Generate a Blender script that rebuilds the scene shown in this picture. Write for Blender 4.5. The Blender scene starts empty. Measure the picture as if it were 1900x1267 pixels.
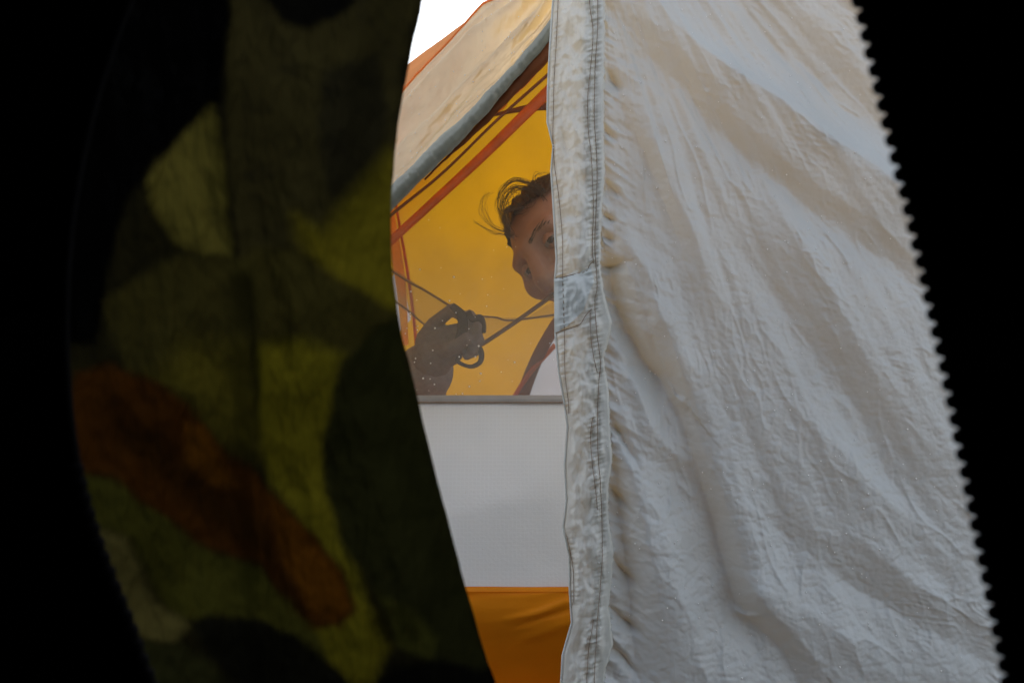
import bpy, math, random
import numpy as np
from mathutils import Vector, Matrix, Euler

random.seed(7)
RNG = np.random.default_rng(11)
scene = bpy.context.scene
COL = scene.collection

# ------------------------------------------------------------------ camera
CZ = 0.5
cam_d = bpy.data.cameras.new('camera')
cam_d.sensor_width = 36.0
cam_d.lens = 35.0
cam_d.clip_start = 0.01
cam_d.clip_end = 3000
cam_d.dof.use_dof = True
cam_d.dof.focus_distance = 0.95
cam_d.dof.aperture_fstop = 18.0
cam = bpy.data.objects.new('camera', cam_d)
cam.location = (0, 0, CZ)
cam.rotation_euler = (math.radians(90), 0, 0)
COL.objects.link(cam)
scene.camera = cam

# ------------------------------------------------------------------ sky, sun, exposure
SUN_EL, SUN_AZ = math.radians(43), math.radians(18)      # azimuth from +Y towards +X
world = bpy.data.worlds.new('World')
scene.world = world
world.use_nodes = True
wn, wl = world.node_tree.nodes, world.node_tree.links
for n in list(wn):
    wn.remove(n)
wo = wn.new('ShaderNodeOutputWorld')
wb = wn.new('ShaderNodeBackground')
wb.inputs['Strength'].default_value = 0.15
sky = wn.new('ShaderNodeTexSky')
sky.sky_type = 'NISHITA'
sky.sun_disc = False
sky.sun_elevation = SUN_EL
sky.sun_rotation = SUN_AZ
sky.dust_density = 1.0
sky.air_density = 1.0
hs = wn.new('ShaderNodeHueSaturation')
hs.inputs['Saturation'].default_value = 0.26            # overcast: cloud takes most of the blue out
wl.new(sky.outputs[0], hs.inputs['Color'])
wl.new(hs.outputs[0], wb.inputs['Color'])
wl.new(wb.outputs[0], wo.inputs[0])

sun_d = bpy.data.lights.new('sun', 'SUN')
sun_d.energy = 1.3
sun_d.angle = math.radians(25)
sun_d.color = (1.0, 0.96, 0.9)
sun = bpy.data.objects.new('sun', sun_d)
dirv = Vector((math.sin(SUN_AZ) * math.cos(SUN_EL), math.cos(SUN_AZ) * math.cos(SUN_EL), math.sin(SUN_EL)))
sun.rotation_euler = dirv.to_track_quat('Z', 'Y').to_euler()
sun.location = dirv * 20
COL.objects.link(sun)

vs = scene.view_settings
vs.view_transform = 'Standard'
vs.look = 'None'
vs.exposure = 1.15
vs.gamma = 1.0
vs.use_curve_mapping = False
scene.cycles.max_bounces = 14
scene.cycles.diffuse_bounces = 8
scene.cycles.transmission_bounces = 10
scene.cycles.transparent_max_bounces = 24
scene.cycles.use_denoising = True

# ------------------------------------------------------------------ helpers
S = 36.0 / 35.0 / 1900.0          # metres per photograph pixel at one metre


def P(px, py, Y):
    """photograph pixel + distance -> point in the place"""
    return np.stack(np.broadcast_arrays((np.asarray(px, float) - 950) * S * Y, np.asarray(Y, float),
                                        CZ - (np.asarray(py, float) - 633.5) * S * Y), -1)


def interp(pts, q, axis=1):
    """value of the other coordinate of a polyline at q (axis = coordinate that runs)"""
    a = np.array(pts, float)
    return np.interp(q, a[:, axis], a[:, 1 - axis])


def _hash(ix, iy, seed):
    h = (ix.astype(np.int64) * 374761393 + iy.astype(np.int64) * 668265263 + seed * 974634877) & 0xffffffff
    h = ((h ^ (h >> 13)) * 1274126177) & 0xffffffff
    h = (h ^ (h >> 16)) & 0xffffffff
    return h / 4294967295.0


def vnoise(x, y, seed=0):
    """gradient noise, about -1..1"""
    x, y = np.asarray(x, float), np.asarray(y, float)
    ix, iy = np.floor(x), np.floor(y)
    fx, fy = x - ix, y - iy
    u = fx * fx * fx * (fx * (fx * 6 - 15) + 10)
    v = fy * fy * fy * (fy * (fy * 6 - 15) + 10)

    def g(dx, dy):
        a = _hash(ix + dx, iy + dy, seed) * 2 * np.pi
        return np.cos(a) * (fx - dx) + np.sin(a) * (fy - dy)
    n0 = g(0, 0) * (1 - u) + g(1, 0) * u
    n1 = g(0, 1) * (1 - u) + g(1, 1) * u
    return (n0 * (1 - v) + n1 * v) * 1.6


def fbm(x, y, oct=4, seed=0, gain=0.5):
    r, a, f = 0, 1.0, 1.0
    for i in range(oct):
        r = r + a * vnoise(x * f, y * f, seed + i * 17)
        a *= gain
        f *= 2.03
    return r


def ridged(x, y, oct=3, seed=0, gain=0.5):
    r, a, f = 0, 1.0, 1.0
    for i in range(oct):
        r = r + a * (0.5 - np.abs(vnoise(x * f, y * f, seed + i * 13)))
        a *= gain
        f *= 2.1
    return r


def crease(x, y, seed=0):
    """faceted crumple: distance ridges between scattered cell points"""
    ix, iy = np.floor(x), np.floor(y)
    d1 = np.full(np.shape(x), 9.0)
    d2 = np.full(np.shape(x), 9.0)
    for dx in (-1, 0, 1):
        for dy in (-1, 0, 1):
            cx, cy = ix + dx, iy + dy
            qx = cx + _hash(cx, cy, seed)
            qy = cy + _hash(cx, cy, seed + 5)
            d = np.hypot(x - qx, y - qy)
            m = d < d1
            d2 = np.where(m, d1, np.minimum(d2, d))
            d1 = np.where(m, d, d1)
    return d2 - d1


def poly_dist(px, py, pts):
    """signed distance to a polyline (positive = left/below for a line that runs down to the right) and 0..1 along it"""
    pts = np.array(pts, float)
    seg = np.hypot(*(pts[1:] - pts[:-1]).T)
    cum = np.concatenate([[0], np.cumsum(seg)])
    best = np.full(np.shape(px), 1e9)
    sd = np.zeros(np.shape(px))
    tt = np.zeros(np.shape(px))
    for i in range(len(pts) - 1):
        ax, ay = pts[i]
        dx, dy = pts[i + 1] - pts[i]
        t = np.clip(((px - ax) * dx + (py - ay) * dy) / (seg[i] ** 2 + 1e-9), 0, 1)
        ex, ey = px - ax - t * dx, py - ay - t * dy
        d = np.hypot(ex, ey)
        s = np.sign(dx * (py - ay) - dy * (px - ax))
        m = d < best
        best = np.where(m, d, best)
        sd = np.where(m, d * s, sd)
        tt = np.where(m, (cum[i] + t * seg[i]) / cum[-1], tt)
    return sd, tt


def in_poly(px, py, pts):
    """signed distance to a closed polygon, negative inside"""
    pts = np.array(pts, float)
    n = len(pts)
    ins = np.zeros(np.shape(px), bool)
    best = np.full(np.shape(px), 1e9)
    for i in range(n):
        x0, y0 = pts[i]
        x1, y1 = pts[(i + 1) % n]
        c = ((y0 > py) != (y1 > py)) & (px < (x1 - x0) * (py - y0) / (y1 - y0 + 1e-12) + x0)
        ins ^= c
        dx, dy = x1 - x0, y1 - y0
        t = np.clip(((px - x0) * dx + (py - y0) * dy) / (dx * dx + dy * dy + 1e-9), 0, 1)
        best = np.minimum(best, np.hypot(px - x0 - t * dx, py - y0 - t * dy))
    return np.where(ins, -best, best)


def smooth(x, a, b):
    t = np.clip((x - a) / (b - a), 0, 1)
    return t * t * (3 - 2 * t)


def lin(c):
    c = np.asarray(c, float) / 255.0
    return np.where(c <= 0.04045, c / 12.92, ((c + 0.055) / 1.055) ** 2.4)


def spline(pts, n):
    """Catmull-Rom through points"""
    p = np.array(pts, float)
    if len(p) == 2:
        t = np.linspace(0, 1, n)[:, None]
        return p[0] * (1 - t) + p[1] * t
    q = np.vstack([2 * p[0] - p[1], p, 2 * p[-1] - p[-2]])
    out = []
    for s in np.linspace(0, len(p) - 1 - 1e-6, n):
        i = int(s)
        t = s - i
        a, b, c, d = q[i], q[i + 1], q[i + 2], q[i + 3]
        out.append(0.5 * (2 * b + (c - a) * t + (2 * a - 5 * b + 4 * c - d) * t * t + (3 * b - a - 3 * c + d) * t ** 3))
    return np.array(out)


def link(o, parent=None, label=None, cat=None, group=None, kind=None):
    COL.objects.link(o)
    if parent is not None:
        o.parent = parent
    if label:
        o['label'] = label
    if cat:
        o['category'] = cat
    if group:
        o['group'] = group
    if kind:
        o['kind'] = kind
    return o


def mesh(name, verts, faces, mat, parent=None, smooth_=True, col=None, **kw):
    me = bpy.data.meshes.new(name)
    verts = np.asarray(verts, np.float32)
    if isinstance(faces, np.ndarray):
        k = faces.shape[1]
        me.vertices.add(len(verts))
        me.vertices.foreach_set('co', verts.ravel())
        me.loops.add(faces.size)
        me.loops.foreach_set('vertex_index', faces.astype(np.int32).ravel())
        me.polygons.add(len(faces))
        me.polygons.foreach_set('loop_start', (np.arange(len(faces)) * k).astype(np.int32))
        me.update(calc_edges=True)
        me.validate()
    else:
        me.from_pydata(verts.tolist(), [], faces)
        me.update()
    if smooth_:
        me.polygons.foreach_set('use_smooth', np.ones(len(me.polygons), bool))
    if col is not None:
        at = me.color_attributes.new('pattern', 'FLOAT_COLOR', 'POINT')
        c4 = np.ones((len(verts), 4), np.float32)
        c4[:, :3] = col
        at.data.foreach_set('color', c4.ravel())
    if mat is not None:
        me.materials.append(mat)
    o = bpy.data.objects.new(name, me)
    return link(o, parent, **kw)


def grid_faces(nu, nv, wrap_u=False):
    u = np.arange(nu if wrap_u else nu - 1)
    v = np.arange(nv - 1)
    U, V = np.meshgrid(u, v, indexing='ij')
    U2 = (U + 1) % nu
    return np.stack([U * nv + V, U2 * nv + V, U2 * nv + V + 1, U * nv + V + 1], -1).reshape(-1, 4)


def sheet(name, pts, mat, parent=None, wrap_u=False, **kw):
    nu, nv = pts.shape[:2]
    return mesh(name, pts.reshape(-1, 3), grid_faces(nu, nv, wrap_u), mat, parent, **kw)


def tube_geo(path, rad, sides=6, flat=1.0):
    path = np.asarray(path, float)
    n = len(path)
    rad = np.broadcast_to(np.asarray(rad, float), (n,))
    tan = np.gradient(path, axis=0)
    tan /= np.linalg.norm(tan, axis=1)[:, None] + 1e-12
    ref = np.array([0, 0, 1.0]) if abs(tan[0][2]) < 0.9 else np.array([0, 1.0, 0])
    vs_, nrm = [], None
    for i in range(n):
        a = ref if nrm is None else nrm
        a = a - tan[i] * a.dot(tan[i])
        a /= np.linalg.norm(a) + 1e-12
        nrm = a
        b = np.cross(tan[i], a)
        for k in range(sides):
            th = 2 * np.pi * k / sides
            vs_.append(path[i] + rad[i] * (np.cos(th) * a + flat * np.sin(th) * b))
    f = []
    for i in range(n - 1):
        for k in range(sides):
            f.append([i * sides + k, i * sides + (k + 1) % sides, (i + 1) * sides + (k + 1) % sides, (i + 1) * sides + k])
    f.append(list(range(sides))[::-1])
    f.append([(n - 1) * sides + k for k in range(sides)])
    return vs_, f


def merge(parts):
    V, F = [], []
    for v, f in parts:
        o = len(V)
        V.extend([list(x) for x in v])
        F.extend([[i + o for i in q] for q in f])
    return V, F


def tube(name, path, rad, mat, parent=None, sides=8, flat=1.0, **kw):
    v, f = tube_geo(path, rad, sides, flat)
    return mesh(name, v, f, mat, parent, **kw)


def sphere_geo(c, r, nu=10, nv=7, rot=None):
    r = np.broadcast_to(np.asarray(r, float), (3,))
    v = []
    for j in range(nv + 1):
        ph = np.pi * j / nv
        for i in range(nu):
            th = 2 * np.pi * i / nu
            q = np.array([np.sin(ph) * np.cos(th), np.sin(ph) * np.sin(th), np.cos(ph)]) * r
            if rot is not None:
                q = rot @ q
            v.append(np.asarray(c) + q)
    f = []
    for j in range(nv):
        for i in range(nu):
            f.append([j * nu + i, (j + 1) * nu + i, (j + 1) * nu + (i + 1) % nu, j * nu + (i + 1) % nu])
    return v, f


def empty(name, loc, **kw):
    o = bpy.data.objects.new(name, None)
    o.location = (0, 0, 0)
    o.empty_display_size = 0.1
    return link(o, **kw)


# ------------------------------------------------------------------ materials
def new_mat(name):
    m = bpy.data.materials.new(name)
    m.use_nodes = True
    nt = m.node_tree
    for n in list(nt.nodes):
        nt.nodes.remove(n)
    out = nt.nodes.new('ShaderNodeOutputMaterial')
    return m, nt, out


def N(nt, t, **kw):
    n = nt.nodes.new(t)
    for k, v in kw.items():
        setattr(n, k, v)
    return n


def fabric(name, diff, trans, tfac, gloss=0.05, rough=0.45, weave=0.0, weave_scale=900, mottle=0.12, mottle_scale=14,
           pattern=None, ripstop=0.0, rip_scale=190.0, bump_noise=0.15):
    """thin cloth: light reflected from the face, light let through from the back, a little sheen"""
    m, nt, out = new_mat(name)
    L = nt.links
    tc = N(nt, 'ShaderNodeTexCoord')
    no = N(nt, 'ShaderNodeTexNoise')
    no.inputs['Scale'].default_value = mottle_scale
    no.inputs['Detail'].default_value = 6
    L.new(tc.outputs['Object'], no.inputs['Vector'])
    mr = N(nt, 'ShaderNodeMapRange')
    mr.inputs['From Min'].default_value = 0.3
    mr.inputs['From Max'].default_value = 0.7
    mr.inputs['To Min'].default_value = 1 - mottle
    mr.inputs['To Max'].default_value = 1 + mottle
    L.new(no.outputs['Fac'], mr.inputs['Value'])
    # threads
    vm = N(nt, 'ShaderNodeVectorMath', operation='SCALE')
    L.new(tc.outputs['Object'], vm.inputs[0])
    vm.inputs['Scale'].default_value = weave_scale
    sx = N(nt, 'ShaderNodeSeparateXYZ')
    L.new(vm.outputs[0], sx.inputs[0])
    s1 = N(nt, 'ShaderNodeMath', operation='SINE')
    s2 = N(nt, 'ShaderNodeMath', operation='SINE')
    L.new(sx.outputs['X'], s1.inputs[0])
    L.new(sx.outputs['Z'], s2.inputs[0])
    add = N(nt, 'ShaderNodeMath', operation='ADD')
    L.new(s1.outputs[0], add.inputs[0])
    L.new(s2.outputs[0], add.inputs[1])
    wv = N(nt, 'ShaderNodeMath', operation='MULTIPLY_ADD')
    L.new(add.outputs[0], wv.inputs[0])
    wv.inputs[1].default_value = weave * 0.5
    wv.inputs[2].default_value = 1.0
    fac = N(nt, 'ShaderNodeMath', operation='MULTIPLY')
    L.new(mr.outputs[0], fac.inputs[0])
    L.new(wv.outputs[0], fac.inputs[1])
    last = fac
    if ripstop:
        vm2 = N(nt, 'ShaderNodeVectorMath', operation='SCALE')
        L.new(tc.outputs['Object'], vm2.inputs[0])
        vm2.inputs['Scale'].default_value = rip_scale
        sx2 = N(nt, 'ShaderNodeSeparateXYZ')
        L.new(vm2.outputs[0], sx2.inputs[0])
        outs = []
        for ax in ('X', 'Z'):
            fr = N(nt, 'ShaderNodeMath', operation='FRACT')
            L.new(sx2.outputs[ax], fr.inputs[0])
            lt = N(nt, 'ShaderNodeMath', operation='LESS_THAN')
            L.new(fr.outputs[0], lt.inputs[0])
            lt.inputs[1].default_value = 0.22
            outs.append(lt)
        mx = N(nt, 'ShaderNodeMath', operation='MAXIMUM')
        L.new(outs[0].outputs[0], mx.inputs[0])
        L.new(outs[1].outputs[0], mx.inputs[1])
        ma = N(nt, 'ShaderNodeMath', operation='MULTIPLY_ADD')
        L.new(mx.outputs[0], ma.inputs[0])
        ma.inputs[1].default_value = ripstop
        ma.inputs[2].default_value = 1.0
        m2 = N(nt, 'ShaderNodeMath', operation='MULTIPLY')
        L.new(fac.outputs[0], m2.inputs[0])
        L.new(ma.outputs[0], m2.inputs[1])
        last = m2

    def tint(c, k=1.0):
        if pattern:
            a = N(nt, 'ShaderNodeAttribute', attribute_name=pattern)
            src = N(nt, 'ShaderNodeVectorMath', operation='SCALE')
            L.new(a.outputs['Color'], src.inputs[0])
            src.inputs['Scale'].default_value = k
            o = src.outputs[0]
        else:
            rgb = N(nt, 'ShaderNodeRGB')
            rgb.outputs[0].default_value = (*c, 1)
            o = rgb.outputs[0]
        sc = N(nt, 'ShaderNodeVectorMath', operation='SCALE')
        L.new(o, sc.inputs[0])
        L.new(last.outputs[0], sc.inputs['Scale'])
        return sc.outputs[0]
    bn = N(nt, 'ShaderNodeTexNoise')
    bn.inputs['Scale'].default_value = 260
    bn.inputs['Detail'].default_value = 4
    L.new(tc.outputs['Object'], bn.inputs['Vector'])
    bp = N(nt, 'ShaderNodeBump')
    bp.inputs['Strength'].default_value = bump_noise
    bp.inputs['Distance'].default_value = 0.002
    L.new(bn.outputs['Fac'], bp.inputs['Height'])
    d = N(nt, 'ShaderNodeBsdfDiffuse')
    t = N(nt, 'ShaderNodeBsdfTranslucent')
    L.new(tint(diff, 0.35), d.inputs['Color'])
    L.new(tint(trans, 1.0), t.inputs['Color'])
    L.new(bp.outputs[0], d.inputs['Normal'])
    L.new(bp.outputs[0], t.inputs['Normal'])
    mix = N(nt, 'ShaderNodeMixShader')
    mix.inputs[0].default_value = tfac
    L.new(d.outputs[0], mix.inputs[1])
    L.new(t.outputs[0], mix.inputs[2])
    g = N(nt, 'ShaderNodeBsdfGlossy')
    g.inputs['Roughness'].default_value = rough
    g.inputs['Color'].default_value = (0.9, 0.9, 0.9, 1)
    L.new(bp.outputs[0], g.inputs['Normal'])
    mg = N(nt, 'ShaderNodeMixShader')
    mg.inputs[0].default_value = gloss
    L.new(mix.outputs[0], mg.inputs[1])
    L.new(g.outputs[0], mg.inputs[2])
    L.new(mg.outputs[0], out.inputs[0])
    return m


def netting(name, colr, cover, upper_cover=None, haze_z=(0.4, 0.8)):
    upper_cover = cover if upper_cover is None else upper_cover
    """fine insect net: threads cover part of the view, the rest is open"""
    m, nt, out = new_mat(name)
    L = nt.links
    tc = N(nt, 'ShaderNodeTexCoord')
    no = N(nt, 'ShaderNodeTexNoise')
    no.inputs['Scale'].default_value = 9
    L.new(tc.outputs['Object'], no.inputs['Vector'])
    mr = N(nt, 'ShaderNodeMapRange')
    mr.inputs['To Min'].default_value = 0.75
    mr.inputs['To Max'].default_value = 1.25
    L.new(no.outputs['Fac'], mr.inputs['Value'])
    sp = N(nt, 'ShaderNodeSeparateXYZ')
    L.new(tc.outputs['Object'], sp.inputs[0])
    jit = N(nt, 'ShaderNodeMath', operation='MULTIPLY_ADD')   # the edge of the painted haze wanders
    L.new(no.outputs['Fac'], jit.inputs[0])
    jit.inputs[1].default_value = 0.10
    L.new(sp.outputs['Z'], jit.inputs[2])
    zr = N(nt, 'ShaderNodeMapRange', interpolation_type='SMOOTHSTEP')  # cover fades upward: haze below and the overhang's shade above are painted in
    zr.inputs['From Min'].default_value = haze_z[0]
    zr.inputs['From Max'].default_value = haze_z[1]
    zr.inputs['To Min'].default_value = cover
    zr.inputs['To Max'].default_value = upper_cover
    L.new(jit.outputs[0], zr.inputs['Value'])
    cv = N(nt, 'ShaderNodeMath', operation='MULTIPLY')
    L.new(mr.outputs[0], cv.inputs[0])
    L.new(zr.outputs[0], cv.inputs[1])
    tr = N(nt, 'ShaderNodeBsdfTransparent')
    d = N(nt, 'ShaderNodeBsdfDiffuse')
    d.inputs['Color'].default_value = (*colr, 1)
    mx = N(nt, 'ShaderNodeMixShader')
    L.new(cv.outputs[0], mx.inputs[0])
    L.new(tr.outputs[0], mx.inputs[1])
    L.new(d.outputs[0], mx.inputs[2])
    L.new(mx.outputs[0], out.inputs[0])
    return m


def plain(name, colr, rough=0.6, spec=0.3, mottle=0.15, scale=60, bump=0.2):
    m, nt, out = new_mat(name)
    L = nt.links
    b = N(nt, 'ShaderNodeBsdfPrincipled')
    tc = N(nt, 'ShaderNodeTexCoord')
    no = N(nt, 'ShaderNodeTexNoise')
    no.inputs['Scale'].default_value = scale
    no.inputs['Detail'].default_value = 5
    L.new(tc.outputs['Object'], no.inputs['Vector'])
    cr = N(nt, 'ShaderNodeValToRGB')
    c = np.array(colr)
    cr.color_ramp.elements[0].position = 0.3
    cr.color_ramp.elements[1].position = 0.7
    cr.color_ramp.elements[0].color = (*(c * (1 - mottle)), 1)
    cr.color_ramp.elements[1].color = (*(np.minimum(c * (1 + mottle), 1)), 1)
    L.new(no.outputs['Fac'], cr.inputs[0])
    L.new(cr.outputs[0], b.inputs['Base Color'])
    b.inputs['Roughness'].default_value = rough
    b.inputs['Specular IOR Level'].default_value = spec
    bp = N(nt, 'ShaderNodeBump')
    bp.inputs['Strength'].default_value = bump
    bp.inputs['Distance'].default_value = 0.001
    L.new(no.outputs['Fac'], bp.inputs['Height'])
    L.new(bp.outputs[0], b.inputs['Normal'])
    L.new(b.outputs[0], out.inputs[0])
    return m


M = {}
M['fly'] = fabric('cream_fly_cloth', (0.51, 0.59, 0.64), (0.86, 0.56, 0.19), 0.135, gloss=0.07, rough=0.42, mottle=0.05)
M['fly_wing'] = fabric('cream_wing_cloth', (0.70, 0.58, 0.38), (0.94, 0.66, 0.26), 0.50, gloss=0.11, rough=0.34, mottle=0.05)
M['fly_strip'] = fabric('doubled_cream_cloth', (0.68, 0.725, 0.72), (0.85, 0.64, 0.34), 0.16, gloss=0.07, rough=0.42, mottle=0.05)
M['fly_patch'] = fabric('white_patch_cloth', (0.68, 0.745, 0.765), (0.8, 0.74, 0.62), 0.15, gloss=0.07, rough=0.4, mottle=0.05)
M['fly_orange'] = fabric('orange_fly_cloth', (0.75, 0.30, 0.08), (0.85, 0.34, 0.06), 0.5, gloss=0.04, mottle=0.08)
M['roll'] = fabric('grey_binding_cloth', (0.30, 0.31, 0.26), (0.35, 0.33, 0.26), 0.15, gloss=0.08, rough=0.35, mottle=0.15)
M['yellow'] = fabric('yellow_canopy_cloth', (0.70, 0.40, 0.012), (0.33, 0.162, 0.001), 0.6, gloss=0.02, mottle=0.13, mottle_scale=3.5)
M['grey_panel'] = fabric('pale_grey_canopy_cloth', (0.5, 0.5, 0.52), (0.34, 0.35, 0.38), 0.45, gloss=0.02, mottle=0.05)
M['orange_band'] = fabric('orange_seam_binding', (0.75, 0.22, 0.02), (0.80, 0.22, 0.01), 0.6, gloss=0.03, mottle=0.15, mottle_scale=40)
M['brown_band'] = fabric('brown_seam_binding', (0.22, 0.07, 0.02), (0.28, 0.09, 0.02), 0.3, gloss=0.03, mottle=0.15, mottle_scale=40)
M['rip'] = fabric('white_ripstop_cloth', (0.84, 0.91, 0.96), (0.92, 0.92, 0.95), 0.13, gloss=0.12, rough=0.3, mottle=0.06, mottle_scale=5,
                  ripstop=0.035, rip_scale=200)
M['tub'] = fabric('orange_coated_cloth', (0.85, 0.29, 0.008), (0.85, 0.28, 0.006), 0.12, gloss=0.02, rough=0.4, mottle=0.08, mottle_scale=10)
M['tape'] = fabric('grey_zip_tape', (0.42, 0.41, 0.41), (0.2, 0.2, 0.2), 0.1, gloss=0.05, mottle=0.1, mottle_scale=60)
M['net'] = netting('insect_netting', (0.62, 0.61, 0.58), 0.29, upper_cover=0.05, haze_z=(0.56, 0.76))
M['loft'] = netting('sheer_tan_net', (0.45, 0.30, 0.22), 0.30)
M['camo'] = fabric('camouflage_cloth', (0.1, 0.1, 0.05), (0.1, 0.1, 0.05), 0.8, gloss=0.004, rough=0.6, mottle=0.22, mottle_scale=30,
                   weave=0.10, weave_scale=5200, pattern='pattern', bump_noise=0.05)
M['black'] = plain('black_tent_cloth', (0.004, 0.004, 0.0045), 0.9, 0.02)
M['tooth'] = plain('black_zip_plastic', (0.004, 0.004, 0.005), 0.8, 0.03)
M['thread'] = plain('brown_sewing_thread', (0.30, 0.23, 0.18), 0.8, 0.1)
M['soft_orange'] = fabric('sheer_orange_cloth', (0.6, 0.3, 0.05), (0.95, 0.66, 0.25), 0.9, gloss=0.01, mottle=0.1)
M['cord'] = plain('dark_brown_cord', (0.20, 0.11, 0.055), 0.8, 0.1)
M['skin'] = plain('skin', (0.37, 0.205, 0.145), 0.55, 0.35, mottle=0.10, scale=70, bump=0.15)
M['sleeve'] = plain('dark_jacket_cloth', (0.27, 0.23, 0.23), 0.8, 0.15, bump=0.5, scale=120)
M['hand_silhouette'] = plain('hand_silhouette_tone', (0.20, 0.16, 0.155), 0.85, 0.1, bump=0.4, scale=150)
M['trousers'] = plain('dark_trouser_cloth', (0.05, 0.05, 0.055), 0.85, 0.1)
M['hair'] = plain('dark_brown_hair', (0.06, 0.038, 0.022), 0.5, 0.4)
M['eye'] = plain('eye_white', (0.24, 0.20, 0.18), 0.3, 0.5, mottle=0.03)
M['iris'] = plain('dark_iris', (0.03, 0.02, 0.015), 0.15, 0.5)
M['webbing'] = plain('dark_webbing', (0.05, 0.04, 0.042), 0.8, 0.1)
M['ground'] = plain('pale_gravel_ground', (0.14, 0.145, 0.14), 0.9, 0.2, mottle=0.35, scale=30, bump=0.8)
M['pole'] = plain('grey_aluminium', (0.35, 0.35, 0.36), 0.35, 0.5)


def drop_mat():
    m, nt, out = new_mat('water_drop')
    b = N(nt, 'ShaderNodeBsdfPrincipled')
    b.inputs['Base Color'].default_value = (0.95, 0.95, 0.95, 1)
    b.inputs['Roughness'].default_value = 0.02
    b.inputs['IOR'].default_value = 1.33
    b.inputs['Coat Weight'].default_value = 1.0
    nt.links.new(b.outputs[0], out.inputs[0])
    return m


M['drop'] = drop_mat()

# ------------------------------------------------------------------ ground
g = np.linspace(-1, 1, 81)
gx = np.sign(g) * (np.abs(g) ** 3) * 600
GX, GY = np.meshgrid(gx, gx, indexing='ij')
near = np.exp(-(np.hypot(GX, GY) / 6) ** 2)
GZ = -0.02 + 0.5 * fbm(GX / 40, GY / 40, 3, 3) * (1 - near)
sheet('ground', np.stack([GX, GY, GZ], -1), M['ground'], kind='structure')

# ================================================================== THE TENT OPPOSITE (inner tent)
XC, AW, H = 0.45, 1.0, 1.15
YF0, YF1 = 1.05, 1.50


def front_y(z):
    return YF0 + (YF1 - YF0) * np.clip(z / H, 0, 1) ** 0.625


def arc_half(z):
    return AW * np.sqrt(np.clip(1 - np.clip(z / H, 0, 1) ** 1.25, 0, 1))


def canopy_pt(phi, th):
    s = np.sin(th)
    Hh = H * (1 - phi ** 2.6)
    yf = YF0 + 1.4 * phi
    yt = YF1 + 0.65 * phi
    x = XC + AW * np.cos(th) * (1 - 0.12 * phi ** 3)
    return np.stack(np.broadcast_arrays(x, yf + (yt - yf) * s, 0.004 + Hh * s ** 1.6), -1)


tent = empty('dome_tent', (0, 1.2, 0), label='yellow and white inner tent with insect net front, seen through the open flysheet', cat='tent')
nu, nv = 170, 300
ph = np.linspace(0, 1, nu)[:, None]
th = np.linspace(0, np.pi, nv)[None, :]
pts = canopy_pt(ph, th)
w = (fbm(pts[..., 0] * 5, pts[..., 2] * 7 + pts[..., 1] * 4, 3, 21) * 0.010 + 0.014 * ridged((pts[..., 0] + pts[..., 2]) * 3, (pts[..., 2] - 0.4 * pts[..., 0]) * 11, 3, 23)) * np.sin(np.pi * ph)
pts[..., 1] += w * smooth(ph, 0, 0.2)
CF = grid_faces(nu, nv)
CV = pts.reshape(-1, 3)
cc = CV[CF].mean(1)
cpx, cpy = 950 + cc[:, 0] / (S * cc[:, 1]), 633.5 - (cc[:, 2] - CZ) / (S * cc[:, 1])
rear = cc[:, 1] > 1.75
R_POLY = [(1500, 380), (1200, 440), (1100, 520), (1035, 610), (1005, 655), (980, 702), (962, 735), (930, 800), (900, 1300), (1500, 1300)]
L_POLY = [(560, 420), (700, 480), (736, 520), (757, 562), (762, 590), (748, 612), (715, 622), (560, 640)]
inR = (in_poly(cpx, cpy, R_POLY) < 0) & rear
inL = (in_poly(cpx, cpy, L_POLY) < 0) & rear
for nm, sel, mt in (('canopy', ~(inR | inL), 'yellow'), ('rear_panel', inR, 'grey_panel'), ('corner_panel', inL, 'grey_panel')):
    used, inv = np.unique(CF[sel], return_inverse=True)
    mesh(nm, CV[used], inv.reshape(-1, 4), M[mt], tent)
vpx, vpy = 950 + CV[:, 0] / (S * CV[:, 1]), 633.5 - (CV[:, 2] - CZ) / (S * CV[:, 1])
vrear = CV[:, 1] > 1.6


def canopy_depth(a, b):
    d = np.hypot(vpx - a, vpy - b) + np.where(vrear, 0, 1e6)
    return float(CV[d.argmin(), 1]) - 0.012


# floor
fx = np.linspace(-1, 1, 30)[:, None]
fy = np.linspace(0, 1, 30)[None, :]
FX = XC + fx * AW * (1 - 0.12 * fy ** 3) * 0.995
FY = 1.27 + 1.18 * fy + 0 * fx
FZ = 0.006 + 0.003 * fbm(FX * 5, FY * 5, 3, 5)
sheet('floor', np.stack([FX, FY, FZ], -1), M['tub'], tent)


def front_strip(name, z0, z1, nx, nz, mat, bulge=0.0, extra=None, xr=(-1, 1), off=0.0, power=1.0, undercut=0.0, parent=tent, **kw):
    s = np.linspace(xr[0], xr[1], nx)[:, None]
    z = np.linspace(z0, z1, nz)[None, :]
    x = XC + s * arc_half(z)
    k = (z - z0) / (z1 - z0)
    y = front_y(z) - bulge * np.sin(np.pi * k ** power) * (1 - s ** 2) - off + 0 * s
    if undercut:
        y = front_y(z1) + undercut * (1 - k) - bulge * np.sin(np.pi * k ** power) * (1 - s ** 2) + 0 * s
    if extra is not None:
        y = y - extra(x + 0 * z, z + 0 * s)
    return sheet(name, np.stack(np.broadcast_arrays(x, y, z + 0 * s), -1), mat, parent, **kw)


ZT, ZO = 0.4255, 0.2036        # height of the grey tape and of the orange panel's top seam


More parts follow.
